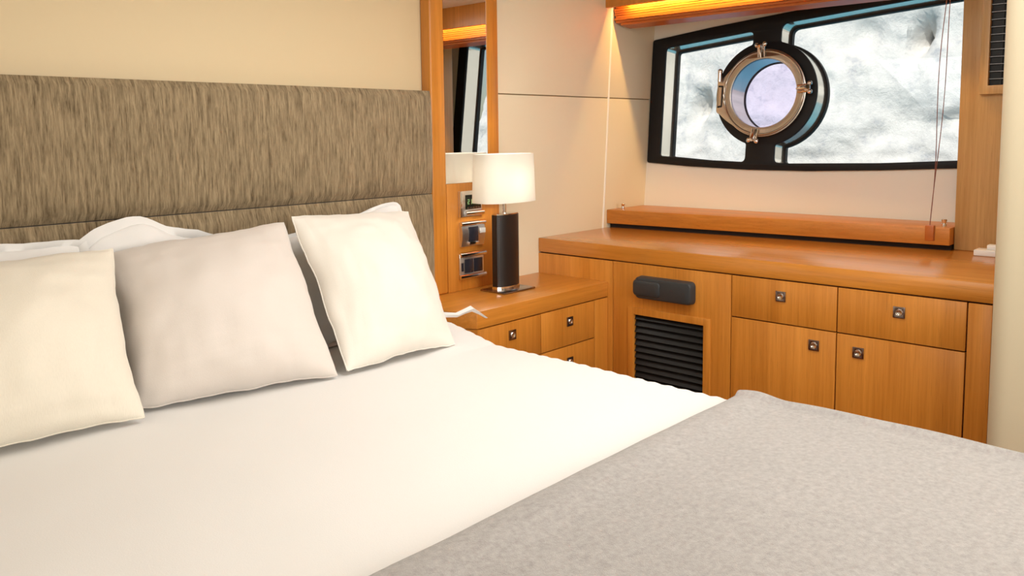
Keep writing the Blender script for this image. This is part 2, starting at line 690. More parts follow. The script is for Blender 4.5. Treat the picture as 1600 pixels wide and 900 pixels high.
# opening porthole in the middle: ring with hinge lug, dogs, its own pane and tube
lug = [(0.444, 0.075), (0.444, 0.285)]
ringpts = [(CC[0] + 0.226 * math.cos(math.radians(a)), CC[1] + 0.226 * math.sin(math.radians(a))) for a in range(-132, 133, 6)]
RING = round_poly(ringpts + [(0.505, 0.305), (0.468, 0.270), (0.446, 0.262), (0.446, 0.098), (0.468, 0.085), (0.500, 0.055)],
                  [0] * len(ringpts) + [0.03, 0.02, 0.008, 0.008, 0.02, 0.03], 4)
ring = obj('porthole_ring', plate([RING, circle(CC, 0.186, 64)], -0.040, -0.016, hull, bev=0.006), STEEL, win, label='polished steel porthole ring with hinge lug')
bm = new()
tube_ring = [hull(CC[0] + 0.219 * math.cos(2 * math.pi * k / 64), CC[1] + 0.219 * math.sin(2 * math.pi * k / 64), -0.042) for k in range(65)]
obj('rim_bead', tube(bm, tube_ring, 0.006, 10, cap=False), STEEL, ring)
obj('porthole_seal', plate([circle(CC, 0.190, 64), circle(CC, 0.180, 64)], -0.034, -0.022, hull), RUBBER, ring)
obj('porthole_tube', loopwall(circle(CC, 0.188, 64), -0.03, 0.15), GEL, ring)
obj('outer_seal', plate([circle(CC, 0.205, 64), circle(CC, 0.1845, 64)], 0.15, 0.165, hull), RUBBER, ring)
obj('porthole_pane', plate([circle(CC, 0.187, 64)], -0.031, -0.026, hull), PGLASS, ring)
for a in (95, 4, 262):
    ca, sa = math.cos(math.radians(a)), math.sin(math.radians(a))

    def P(rad, tan, d):
        return hull(CC[0] + rad * ca - tan * sa, CC[1] + rad * sa + tan * ca, d)
    bm = new()
    for tn in (-0.016, 0.016):
        tube(bm, [P(0.19, tn, -0.045), P(0.245, tn, -0.045)], 0.006, 8)
        ball(bm, P(0.254, tn * 1.35, -0.050), 0.014, 10)
    tube(bm, [P(0.250, -0.03, -0.05), P(0.250, 0.03, -0.05)], 0.008, 10)
    tube(bm, [P(0.185, 0, -0.05), P(0.235, 0, -0.062), P(0.252, 0, -0.075)], [0.005, 0.009, 0.011], 10)
    tube(bm, [P(0.235, 0, -0.016), P(0.235, 0, -0.055)], 0.014, 12)
    obj('clamp', bm, CHROME, ring)
bm = new()
tube(bm, [hull(0.458, 0.31, -0.05), hull(0.458, 0.258, -0.05)], 0.012, 12)
ball(bm, hull(0.458, 0.315, -0.05), 0.014)
obj('hinge_pin', bm, CHROME, ring)
obj('hinge_slot', plate([[(0.449, 0.118), (0.476, 0.122), (0.476, 0.238), (0.449, 0.240)], [(0.449, 0.128), (0.468, 0.131), (0.468, 0.229), (0.449, 0.231)]], -0.0415, -0.039, hull), RUBBER, ring)

# ------------------------------------------------------------------ outside: rock face and sea
CREV = [(4.27, 1.40, 0.13, 0.30, 0.75), (7.88, 0.44, 0.14, 0.26, 0.6), (3.53, 0.13, 0.20, 0.16, 0.35), (5.11, 1.52, 0.22, 0.30, 0.22)]   # dark clefts in the rock


def cliff():
    bm = new()
    ny, nz_ = 300, 130
    rows = []
    for j in range(nz_ + 1):
        row = []
        for i in range(ny + 1):
            y = -8 + 32 * i / ny
            z = -1.0 + 16 * (j / nz_) ** 1.6
            p = Vector((y * 0.22 + 3, z * 0.30, 4.0))
            d = 0.36 * noise.fractal(p, 0.9, 2.1, 6)
            q = Vector((y * 0.55, z * 0.9, 9.0))
            d += 0.12 * noise.ridged_multi_fractal(q, 0.8, 2.2, 5, 1.0, 2.0) - 0.2
            d += 0.05 * noise.noise(Vector((y * 3.2, z * 5.5, 2)))
            for (cy, cz, wy, wz, dd) in CREV:
                g_ = ((y - cy + 0.25 * (z - cz)) / wy) ** 2 + ((z - cz) / wz) ** 2
                if g_ < 6:
                    d -= dd * math.exp(-g_)
            row.append(bm.verts.new((13.5 + 0.28 * z - d, y, z)))
        rows.append(row)
    for j in range(nz_):
        for i in range(ny):
            bm.faces.new((rows[j][i], rows[j][i + 1], rows[j + 1][i + 1], rows[j + 1][i]))
    return bm


def rockmat():
    m, t, p = new_mat('pale_limestone')
    p.inputs['Roughness'].default_value = 0.9
    tc = t.nodes.new('ShaderNodeTexCoord')
    a = t.nodes.new('ShaderNodeTexNoise')
    a.inputs['Scale'].default_value = 3.2
    a.inputs['Detail'].default_value = 9
    a.inputs['Roughness'].default_value = 0.68
    a.inputs['Distortion'].default_value = 0.15
    t.links.new(tc.outputs['Object'], a.inputs['Vector'])
    cr = t.nodes.new('ShaderNodeValToRGB')
    e = cr.color_ramp.elements
    e[0].position = 0.30
    e[0].color = (0.46, 0.47, 0.50, 1)
    e[1].position = 0.62
    e[1].color = (0.78, 0.755, 0.72, 1)
    x = e.new(0.44)
    x.color = (0.69, 0.67, 0.645, 1)
    t.links.new(a.outputs['Fac'], cr.inputs[0])
    t.links.new(cr.outputs[0], p.inputs['Base Color'])
    b = t.nodes.new('ShaderNodeBump')
    b.inputs['Strength'].default_value = 0.5
    b.inputs['Distance'].default_value = 0.18
    t.links.new(a.outputs['Fac'], b.inputs['Height'])
    t.links.new(b.outputs[0], p.inputs['Normal'])
    return m


rock = obj('rock_face', cliff(), rockmat(), smooth=60)
tag(rock, 'pale sunlit limestone cliff seen through the cabin window', 'cliff')


def seamat():
    m, t, p = new_mat('turquoise_sea')
    p.inputs['Base Color'].default_value = (0.05, 0.33, 0.47, 1)
    p.inputs['Roughness'].default_value = 0.25
    tc = t.nodes.new('ShaderNodeTexCoord')
    a = t.nodes.new('ShaderNodeTexNoise')
    a.inputs['Scale'].default_value = 2.5
    a.inputs['Detail'].default_value = 4
    t.links.new(tc.outputs['Object'], a.inputs['Vector'])
    b = t.nodes.new('ShaderNodeBump')
    b.inputs['Strength'].default_value = 0.6
    b.inputs['Distance'].default_value = 0.1
    t.links.new(a.outputs['Fac'], b.inputs['Height'])
    t.links.new(b.outputs[0], p.inputs['Normal'])
    return m


sea = obj('sea', bx(4.7, 12.4, -14, 32, -0.85, -0.72), seamat())
sea['kind'] = 'stuff'
tag(sea, 'turquoise sea water between the hull and the cliff', 'sea')

# ------------------------------------------------------------------ timber dresser under the window
DX = 3.165
dr = thing('dresser', 'long teak dresser under the window with drawers, doors and black louvre', 'dresser', (DX, 1.72, FLOOR))
obj('carcass', bx(DX + 0.020, 4.02, 0.70, 2.75, FLOOR + 0.002, -0.602), DARKGAP, dr)
obj('plinth', bx(DX + 0.012, DX + 0.03, 0.70, 2.75, FLOOR + 0.002, -1.385), WOOD_Y, dr)
G = 0.0025
obj('filler_panel', bx(DX, DX + 0.02, 2.287 + G, 2.75, -1.38, -0.606, bev=0.0012), WOOD_Z, dr)
obj('end_stile', bx(DX, DX + 0.02, 0.70, 0.777 - G, -1.38, -0.606, bev=0.0012), WOOD_Z, dr)
GT, GB, GY0, GY1 = -0.838, -1.25, 1.803, 2.170


def yz(a, b, d):
    return Vector((DX + d, a, b))


obj('louvre_panel', plate([[(1.677 + G, -1.38), (2.287 - G, -1.38), (2.287 - G, -0.606), (1.677 + G, -0.606)],
                           [(GY0, GB), (GY1, GB), (GY1, GT), (GY0, GT)]], 0, 0.02, yz, bev=0.001), WOOD_Z, dr)
fr = obj('louvre_frame', plate([[(GY0 - 0.029, GB - 0.029), (GY1 + 0.027, GB - 0.029), (GY1 + 0.027, GT + 0.027), (GY0 - 0.029, GT + 0.027)],
                                [(GY0, GB), (GY1, GB), (GY1, GT), (GY0, GT)]], -0.006, 0.012, yz, bev=0.003), WOOD_Z, dr)
NS = 14
for k in range(NS):
    zc = GT - 0.014 - k * (GT - GB - 0.02) / (NS - 1)
    bm = new()
    prof = [(DX + 0.003, zc - 0.011), (DX + 0.006, zc - 0.013), (DX + 0.024, zc + 0.011), (DX + 0.021, zc + 0.013)]
    loft(bm, [[(px, y, pz) for px, pz in prof] for y in (GY0 + 0.001, GY1 - 0.001)])
    obj('louvre_slat', bm, GRILLEM, fr)


def pull(x, y, z, d, parent):
    """square dark-nickel escutcheon with a round push button; d = 'x' faces -x, 'y' faces -y"""
    def mp(a, b, dep):
        return Vector((x + dep, y - a, z + b)) if d == 'x' else Vector((x + a, y + dep, z + b))
    sq = [(-0.020, -0.020), (0.020, -0.020), (0.020, 0.020), (-0.020, 0.020)]
    pl = obj('pull_plate', plate([sq, circle((0, 0), 0.0135, 24)], -0.005, 0.0, mp, bev=0.001), GUN, parent)
    bm = new()
    rings = []
    for rad, dep in ((0.0128, -0.001), (0.0128, -0.007), (0.0110, -0.0095), (0.0095, -0.0092), (0.0070, -0.0070), (0.0010, -0.0062)):
        rings.append([mp(rad * math.cos(2 * math.pi * k / 20), rad * math.sin(2 * math.pi * k / 20), dep) for k in range(20)])
    obj('button', loft(bm, rings), CHROME, pl)


def front(name, y0, y1, z0, z1, ky, kz):
    o = obj(name, bx(DX, DX + 0.02, y0 + G, y1 - G, z0 + G, z1 - G, bev=0.0012), WOOD_Z, dr)
    pull(DX, ky, kz, 'x', o)


front('drawer', 1.230, 1.677, -0.7815, -0.603, 1.458, -0.669)
front('drawer', 0.777, 1.230, -0.7815, -0.603, 1.002, -0.671)
front('door', 1.230, 1.677, -1.38, -0.7815, 1.317, -0.846)
front('door', 0.777, 1.230, -1.38, -0.7815, 1.145, -0.847)

tag(obj('worktop', bx(DX - 0.002, 4.02, 0.69, 2.748, -0.6, -0.53, bev=0.003), TOP_Y),
    'broad teak worktop with thick square edge covering the dresser', 'worktop')

# shelf along the hull, floating on a dark recess
sh = thing('window_shelf', 'low teak shelf with square front edge beneath the window', 'shelf', (3.9, 1.9, -0.53))
A0, A1 = (3.743, 2.748), (3.898, 1.038)
poly = [A0, A1, (4.16, 1.038), (4.10, 2.748)]
obj('shelf_board', prism(new(), poly, -0.507, -0.431, bev=0.003), WOOD_Y, sh)
pr2 = [(A0[0] + 0.03, A0[1] - 0.003), (A1[0] + 0.03, A1[1] + 0.003), (4.05, 1.045), (4.02, 2.74)]
obj('recess_base', prism(new(), pr2, -0.53, -0.506), DARKGAP, sh)
for q in ((3.815, 2.69), (3.945, 1.075)):
    bm = new()
    tube(bm, [(q[0], q[1], -0.432), (q[0], q[1], -0.418), (q[0], q[1], -0.416)], [0.011, 0.011, 0.008], 14)
    tube(bm, [(q[0], q[1], -0.416), (q[0], q[1], -0.401), (q[0], q[1], -0.398)], [0.007, 0.012, 0.009], 14)
    obj('stud', bm, CHROME, sh, label='small chrome stud')

# charcoal housing on the louvre panel
hs = thing('plastic_housing', 'rounded charcoal plastic housing fixed on the dresser above the louvre', 'housing', (DX - 0.0004, 1.997, -0.757))


def rbox(bm, y0, y1, z0, z1, x0, x1, r):
    rings = []
    for dep, ins in ((x0, 0.0), (x0 - (x0 - x1) * 0.75, 0.002), (x0 - (x0 - x1) * 0.92, 0.006), (x1, 0.014)):
        rings.append([(dep, a, b) for a, b in round_poly([(y0 + ins, z0 + ins), (y1 - ins, z0 + ins), (y1 - ins, z1 - ins), (y0 + ins, z1 - ins)], r, 6)])
    return loft(bm, rings)


obj('body', rbox(new(), 1.847, 2.143, -0.757, -0.655, DX - 0.0004, DX - 0.042, 0.024), PLASTIC, hs)
obj('raised_cover', rbox(new(), 2.000, 2.149, -0.744, -0.668, DX - 0.004, DX - 0.050, 0.018), PLASTIC, hs)

# white adaptor on the worktop by the post
ad = thing('adaptor', 'small white plastic adaptor lying on the worktop beside the post', 'adaptor', (3.86, 0.885, -0.53))
obj('body', bx(3.82, 3.90, 0.840, 0.925, -0.53, -0.505, bev=0.004), WHITEPL, ad)
obj('plug', bx(3.845, 3.885, 0.835, 0.882, -0.505, -0.484, bev=0.004), WHITEPL, ad)

# ------------------------------------------------------------------ air vent on the post
vt = thing('air_vent', 'pale wood framed air vent with thin horizontal fins high on the post', 'vent', (3.955, 0.86, 0.14))


def yzv(a, b, d):
    return Vector((3.955 + d, a, b))


obj('frame', plate([[(0.745, 0.140), (0.955, 0.140), (0.955, 0.770), (0.745, 0.770)], [(0.775, 0.172), (0.927, 0.172), (0.927, 0.738), (0.775, 0.738)]],
                   -0.026, 0.0, yzv, bev=0.002), LIGHTWOOD, vt)
obj('backing', bx(3.953, 3.956, 0.772, 0.930, 0.170, 0.740), GRILLEM, vt)
FINM = plain('grey_fin_metal', (0.30, 0.30, 0.31), 0.4, 0.6)
z = 0.200
while z < 0.735:
    obj('fin', bx(3.940, 3.951, 0.776, 0.926, z, z + 0.002), FINM, vt)
    z += 0.0305
for y in (0.880, 0.825):
    obj('fin_rod', bx(3.944, 3.9475, y - 0.002, y + 0.002, 0.173, 0.737), GRILLEM, vt)

# ------------------------------------------------------------------ gathered wooden blind under the pelmet, with cords and toggle
bl = thing('wooden_blind', 'red-brown wooden blind gathered up under the pelmet, cords hanging', 'blind', (3.86, 1.9, 0.565))
rng = random.Random(4)
NB = 9
for k in range(NB):
    z0 = 0.578 + k * 0.0125
    x0 = 3.800 + rng.uniform(0, 0.006)
    xb = 3.925 - 0.012 * max(0, 3 - k) * 0.0
    if k == 0:
        x0 = 3.835
    if k == 1:
        x0 = 3.815
    e = rng.uniform(0, 0.012) + (0.02 if k == 0 else 0)
    bm = new()
    prof = [(x0, z0 + 0.0115), (x0 + 0.001, z0 + 0.001), (xb, z0 - 0.010), (xb, z0 - 0.002), (x0 + 0.004, z0 + 0.0122)]
    n = 40
    rings = []
    for i in range(n + 1):
        y = (2.742 - e) + (1.045 - 2.742 + e) * i / n
        wv = 0.0022 * noise.noise(Vector((y * 9, k * 3.1, 0)))
        rings.append([(a + wv, y, b + wv * 0.6) for a, b in prof])
    loft(bm, rings)
    obj('slat', bm, BLINDWOOD, bl)
obj('head_rail', bx(3.80, 3.925, 1.05, 2.745, 0.695, 0.78, bev=0.003), BLINDWOOD, bl)
for dx in (0.0, 0.012):
    pts = []
    for i in range(25):
        f = i / 24
        zz = 0.60 - f * 1.005
        sway = 0.016 * math.sin(f * 3.1 + dx * 90) * math.sin(math.pi * min(1, f * 1.02)) * (1 if dx else -0.7)
        pts.append((3.815 - 0.075 * f, 1.052 + 0.022 * f + sway + (dx - 0.006) * (1 - f) * 0.8, zz))
    obj('cord', tube(new(), pts, 0.0016, 6), CORD, bl)
obj('toggle', bx(3.726, 3.752, 1.055, 1.090, -0.472, -0.405, bev=0.004), BLINDWOOD, bl)

# hidden warm light strip between pelmet and blind
ls = thing('light_strip', 'warm orange light strip glowing behind the pelmet board', 'light', (3.765, 1.9, 0.72))
obj('diffuser', bx(3.7605, 3.766, 1.10, 2.72, 0.697, 0.707), emit('led_warm', (1, 0.55, 0.2), 6), ls)
la_ = area('strip_lamp', (3.770, 1.87, 0.690), (1, 0, -0.6), 1.54, 0.010, 13, (1, 0.58, 0.18))
la_.rotation_euler = Vector((1, 0, -0.7)).to_track_quat('-Z', 'Y').to_euler()
la_.parent = ls
la_.location = la_.location - ls.location

# ------------------------------------------------------------------ pier with mirror and switch plates
pm = thing('pier_mirror', 'tall narrow mirror in a teak wall pier beside the headboard', 'mirror', (2.61, 2.72, -0.706))
obj('stile', bx(2.405, 2.487, 2.69, 2.75, -0.706, 0.795, bev=0.008, seg=3), WOOD_Z, pm)
obj('stile', bx(2.752, 2.822, 2.69, 2.75, -0.222, 0.795, bev=0.003), WOOD_Z, pm)
obj('switch_panel', bx(2.489, 2.822, 2.693, 2.75, -0.706, -0.222, bev=0.002), WOOD_Z, pm)
obj('mirror_glass', bx(2.487, 2.752, 2.694, 2.70, -0.221, 0.795), MIRROR, pm)
obj('backboard', bx(2.44, 2.80, 2.70, 2.75, -0.23, 0.795), DARKGAP, pm)


def plate_thing(name, label, cat, x0, x1, z0, z1):
    return thing(name, label, cat, ((x0 + x1) / 2, 2.693, z0))


def bar(bm, x0, x1, zc, r, y):
    """half-round chrome bar"""
    n = 10
    prof = [(y - r * 1.1 * math.sin(math.pi * k / n), zc - r * math.cos(math.pi * k / n)) for k in range(n + 1)]
    return loft(bm, [[(x, a, b) for a, b in prof] for x in (x0, x1)])


FY = 2.693
# clock
ck = plate_thing('wall_clock', 'chrome framed wall panel with dark screen and green digits, behind the lampshade', 'clock', 2.556, 2.705, -0.374, -0.262)
obj('face_plate', bx(2.556, 2.700, FY - 0.008, FY, -0.374, -0.258, bev=0.002), SATIN, ck)
obj('side_bar', bx(2.554, 2.566, FY - 0.018, FY - 0.006, -0.374, -0.258, bev=0.003), CHROME, ck)
obj('lower_bar', bar(new(), 2.592, 2.705, -0.358, 0.012, FY - 0.007), CHROME, ck)
scn = obj('screen', bx(2.594, 2.690, FY - 0.0115, FY - 0.006, -0.340, -0.276, bev=0.001), SCREEN, ck)
GREEN = emit('green_led', (0.45, 0.75, 0.35), 0.12)


def seven(x, z, w_, h, on, bm):
    t_ = 0.0035
    segs = {'a': (x, x + w_, z + h - t_, z + h), 'd': (x, x + w_, z, z + t_), 'g': (x, x + w_, z + h / 2 - t_ / 2, z + h / 2 + t_ / 2),
            'f': (x, x + t_, z + h / 2, z + h), 'e': (x, x + t_, z, z + h / 2), 'b': (x + w_ - t_, x + w_, z + h / 2, z + h), 'c': (x + w_ - t_, x + w_, z, z + h / 2)}
    for s in on:
        q = segs[s]
        box(bm, q[0], q[1], FY - 0.0122, FY - 0.0114, q[2], q[3])


bm = new()
seven(2.605, -0.318, 0.012, 0.022, 'abged', bm)
seven(2.620, -0.318, 0.012, 0.022, 'bc', bm)
seven(2.640, -0.318, 0.012, 0.022, 'abcdef', bm)
obj('digits', bm, GREEN, scn, label='green digits 210')
bm = new()
for k in range(5):
    box(bm, 2.602 + k * 0.017, 2.614 + k * 0.017, FY - 0.0122, FY - 0.0112, -0.337, -0.331)
obj('legend_marks', bm, GUN, scn)
# light switch
sw = plate_thing('light_switch', 'chrome light switch plate with dark rocker, middle of three on the pier', 'switch', 2.562, 2.708, -0.508, -0.398)
bm = new()
n = 12
prof = [(FY - 0.010 - 0.010 * math.sin(math.pi * k / n), -0.508 + (0.508 - 0.398) * k / n) for k in range(n + 1)]
prof = [(FY, -0.508)] + prof + [(FY, -0.398)]
loft(bm, [[(x, a, b) for a, b in prof] for x in (2.562, 2.706)])
obj('cover', bm, SATIN, sw)
obj('top_bar', bar(new(), 2.560, 2.712, -0.405, 0.011, FY - 0.010), CHROME, sw)
obj('rocker', bx(2.602, 2.662, FY - 0.0215, FY - 0.01, -0.487, -0.420, bev=0.003), SOCKET, sw)
obj('rocker_lip', bx(2.602, 2.663, FY - 0.0245, FY - 0.01, -0.500, -0.488, bev=0.002), CHROME, sw)
obj('sticker', bx(2.672, 2.706, FY - 0.0225, FY - 0.012, -0.452, -0.430), WHITEPL, sw)
# socket
so = plate_thing('wall_socket', 'chrome socket plate with two black inserts, lowest on the pier', 'socket', 2.553, 2.712, -0.656, -0.536)
obj('back_plate', bx(2.553, 2.706, FY - 0.008, FY, -0.652, -0.540, bev=0.002), SATIN, so)
obj('top_bar', bar(new(), 2.555, 2.716, -0.546, 0.012, FY - 0.006), CHROME, so)
obj('bottom_bar', bar(new(), 2.553, 2.714, -0.645, 0.012, FY - 0.006), CHROME, so)
obj('insert', bx(2.582, 2.638, FY - 0.0095, FY - 0.004, -0.630, -0.566, bev=0.002), SOCKET, so)
obj('insert', bx(2.640, 2.697, FY - 0.0095, FY - 0.004, -0.630, -0.566, bev=0.002), SOCKET, so)
obj('small_slot', bx(2.563, 2.574, FY - 0.012, FY - 0.004, -0.618, -0.580), SOCKET, so)

# ------------------------------------------------------------------ nightstand
NY, NT = 2.315, -0.706
ns = thing('nightstand', 'teak nightstand with drawers between the bed and the dresser', 'nightstand', (2.70, 2.5, FLOOR))
tp = [(2.225, 2.655), (2.225, 2.435), (2.29, NY), (3.163, NY), (3.163, 2.748), (2.404, 2.748), (2.404, 2.655)]
obj('top', prism(new(), tp, NT - 0.070, NT, bev=0.003), TOP_X, ns)
obj('carcass', prism(new(), [(2.24, 2.65), (2.24, 2.45), (2.30, NY + 0.022), (3.15, NY + 0.022), (3.15, 2.745), (2.41, 2.745), (2.41, 2.65)], FLOOR + 0.002, NT - 0.07), DARKGAP, ns)


def nfront(name, x0, x1, z0, z1, kx=None, kz=None):
    o = obj(name, bx(x0 + G, x1 - G, NY, NY + 0.02, z0 + G, z1 - G, bev=0.0012), WOOD_Z, ns)
    if kx:
        pull(kx, NY, kz, 'y', o)


sd = [(2.225, 2.65), (2.225, 2.437), (2.292, NY + 0.001), (2.305, NY + 0.001), (2.245, 2.445), (2.245, 2.65)]
obj('side_panel', prism(new(), sd, -1.38, -0.778), WOOD_Z, ns)
nfront('stile', 3.058, 3.163, -1.38, -0.778)
nfront('drawer', 2.676, 3.058, -0.955, -0.778, 2.873, -0.845)
nfront('drawer', 2.300, 2.676, -0.955, -0.778, 2.493, -0.835)
nfront('drawer', 2.676, 3.058, -1.16, -0.955, 2.873, -1.03)
nfront('drawer', 2.300, 2.676, -1.16, -0.955, 2.493, -1.03)
nfront('lower_panel', 2.300, 3.058, -1.38, -1.16)

# ------------------------------------------------------------------ table lamp
LX, LY = 2.705, 2.545
lp = thing('table_lamp', 'table lamp with white oval shade and black leather column on the nightstand', 'lamp', (LX, LY, NT))
obj('base_plate', bx(2.615, 2.820, 2.470, 2.620, NT, NT + 0.008, bev=0.0015), GUN, lp)


def lens(hw, hd, n=14):
    f = [(-hw + 2 * hw * k / n, -hd * (1 - 0.55 * abs(2 * k / n - 1) ** 2.4)) for k in range(n + 1)]
    return [(LX + a, LY + b) for a, b in f] + [(LX + a, LY - b) for a, b in f[::-1]]


obj('bottom_collar', prism(new(), lens(0.073, 0.036), NT + 0.008, NT + 0.024), CHROME, lp)
obj('column', prism(new(), lens(0.071, 0.034), NT + 0.024, -0.362), LEATHER, lp)
obj('top_cap', prism(new(), lens(0.070, 0.033), -0.362, -0.357), CHROME, lp)
bm = new()
zz = NT + 0.03
while zz < -0.372:
    for sx in (-1, 1):
        tube(bm, [(LX + sx * 0.0625, LY - 0.0205, zz), (LX + sx * 0.0625, LY - 0.0207, zz + 0.005)], 0.0013, 5)
    zz += 0.0085
obj('stitching', bm, THREAD, lp, kind='stuff')
obj('stem', tube(new(), [(LX - 0.005, LY, -0.357), (LX - 0.005, LY, -0.20)], 0.008, 14), CHROME, lp)


def oval(a, b, p_=2.6, n=72):
    out = []
    for k in range(n):
        t_ = 2 * math.pi * k / n
        c_, s_ = math.cos(t_), math.sin(t_)
        out.append((LX - 0.005 + a * math.copysign(abs(c_) ** (2 / p_), c_), LY + b * math.copysign(abs(s_) ** (2 / p_), s_)))
    return out


bm = new()
rings = [[(x, y, -0.305) for x, y in oval(0.162, 0.098)], [(x, y, -0.2) for x, y in oval(0.158, 0.095)], [(x, y, -0.093) for x, y in oval(0.154, 0.092)],
         [(x, y, -0.093) for x, y in oval(0.151, 0.089)], [(x, y, -0.305) for x, y in oval(0.159, 0.095)]]
R_ = [[bm.verts.new(p) for p in r] for r in rings]
for i in range(5):
    A, B = R_[i], R_[(i + 1) % 5]
    for k in range(72):
        bm.faces.new((A[k], A[(k + 1) % 72], B[(k + 1) % 72], B[k]))
obj('shade', bm, SHADE, lp, label='white oval cloth shade')
bm = new()
ball(bm, (LX - 0.005, LY, -0.175), 0.028, 14)
obj('bulb', bm, plain('opal_bulb', (0.85, 0.84, 0.8), 0.3), lp)

bl_d = bpy.data.lights.new('bulb_light', 'POINT')
bl_d.energy = 2.3
bl_d.color = (1, 0.97, 0.90)
bl_d.shadow_soft_size = 0.032
bo = bpy.data.objects.new('bulb_light', bl_d)
C.objects.link(bo)
bo.parent = lp
bo.location = (-0.005, 0, 0.53 - 0.04)

# ------------------------------------------------------------------ headboard
hb = thing('headboard', 'long upholstered headboard in streaked taupe cloth behind the pillows', 'headboard', (1.2, 2.71, -0.95))


def padpanel(x0, x1, z0, z1, yf, yb, rz, bulge):
    bm = new()
    nx, nz_ = 60, 16
    g = []
    for j in range(nz_ + 1):
        v = j / nz_
        row = []
        for i in range(nx + 1):
            u = i / nx
            x = x0 + (x1 - x0) * u
            zq = z0 + (z1 - z0) * v
            dz = min(v, 1 - v) * (z1 - z0)
            dx = min(u, 1 - u) * (x1 - x0)
            e = 0
            for dd in (dz, dx):
                if dd < rz:
                    e = max(e, rz - math.sqrt(max(0, rz * rz - (rz - dd) ** 2)))
            y = yf + e - bulge * (4 * v * (1 - v)) ** 0.6
            row.append(bm.verts.new((x, y, zq)))
        g.append(row)
    for j in range(nz_):
        for i in range(nx):
            bm.faces.new((g[j][i], g[j][i + 1], g[j + 1][i + 1], g[j + 1][i]))
    edge = [g[0][i] for i in range(nx + 1)] + [g[j][nx] for j in range(1, nz_ + 1)] + [g[nz_][i] for i in range(nx - 1, -1, -1)] + [g[j][0] for j in range(nz_ - 1, 0, -1)]
    back = [bm.verts.new((v.co.x, yb, v.co.z)) for v in edge]
    m_ = len(edge)
    for k in range(m_):
        bm.faces.new((edge[k], edge[(k + 1) % m_], back[(k + 1) % m_], back[k]))
    bm.faces.new(back[::-1])
    return bm


obj('upper_pad', padpanel(-0.25, 2.398, -0.256, 0.180, 2.672, 2.744, 0.016, 0.010), HEADF, hb)
obj('lower_pad', padpanel(-0.25, 2.398, -0.95, -0.259, 2.672, 2.744, 0.014, 0.006), HEADF, hb)

# ------------------------------------------------------------------ bed, cover, blanket
BX0, BX1, BY0, BY1, BT = 0.05, 2.10, 0.08, 2.66, -0.742
bd = thing('bed', 'wide double bed with a dark timber base in the cabin', 'bed', (1.07, 1.4, FLOOR))
obj('base', bx(BX0 + 0.06, BX1 - 0.06, BY0 + 0.08, BY1, FLOOR + 0.002, -1.02, bev=0.005), WOOD_Y, bd)
obj('mattress', bx(BX0 + 0.02, BX1 - 0.02, BY0 + 0.03, BY1, -1.02, BT - 0.012, bev=0.05, seg=4), SHEET, bd)


def drape_u(x0, x1, r, hem, n_top, n_r=8, n_s=10):
    """profile over the bed: (x, drop below top, outward normal x, normal z)"""
    pts = []
    for k in range(n_s):
        pts.append((x0, -(hem - (hem - r) * k / n_s), -1, 0))
    for k in range(n_r):
        a = math.pi / 2 * k / n_r
        pts.append((x0 + r - r * math.cos(a), -r + r * math.sin(a), -math.cos(a), math.sin(a)))
    for k in range(n_top + 1):
        pts.append((x0 + r + (x1 - x0 - 2 * r) * k / n_top, 0, 0, 1))
    for k in range(1, n_r + 1):
        a = math.pi / 2 * k / n_r
        pts.append((x1 - r + r * math.sin(a), -r + r * math.cos(a), math.sin(a), math.cos(a)))
    for k in range(1, n_s + 1):
        pts.append((x1, -(r + (hem - r) * k / n_s), 1, 0))
    return pts


def drape(rows, prof, disp, thick, zt=BT):
    """rows: (y, drop); prof from drape_u; disp(x, y, t) -> outward offset"""
    bm = new()
    top, bot = [], []
    for (y, dy) in rows:
        r1, r2 = [], []
        for (x, dz, nx_, nz_) in prof:
            o = disp(x, y, dz, nx_, nz_)
            hemz = max(-0.45, dz + dy)
            p = Vector((x + nx_ * o, y, zt + hemz + nz_ * o))
            r1.append(bm.verts.new(p))
            r2.append(bm.verts.new(p - Vector((nx_, 0, nz_)) * thick))
        top.append(r1)
        bot.append(r2)
    n, m_ = len(rows), len(prof)
    for i in range(n - 1):
        for k in range(m_ - 1):
            bm.faces.new((top[i][k], top[i][k + 1], top[i + 1][k + 1], top[i + 1][k]))
            bm.faces.new((bot[i + 1][k], bot[i + 1][k + 1], bot[i][k + 1], bot[i][k]))
    for i in range(n - 1):
        bm.faces.new((top[i][0], top[i + 1][0], bot[i + 1][0], bot[i][0]))
        bm.faces.new((top[i + 1][-1], top[i][-1], bot[i][-1], bot[i + 1][-1]))
    for k in range(m_ - 1):
        bm.faces.new((top[0][k + 1], top[0][k], bot[0][k], bot[0][k + 1]))
        bm.faces.new((top[-1][k], top[-1][k + 1], bot[-1][k + 1], bot[-1][k]))
    return bm


def foot_rows(y_start, y_end, n, r=0.06, hem=0.40):
    rows = [(y_start + (y_end + r - y_start) * k / n, 0.0) for k in range(n + 1)]
    for k in range(1, 8):
        a = math.pi / 2 * k / 7
        rows.append((y_end + r - r * math.sin(a), -r + r * math.cos(a)))
    rows.append((y_end - 0.003, -hem))
    return rows


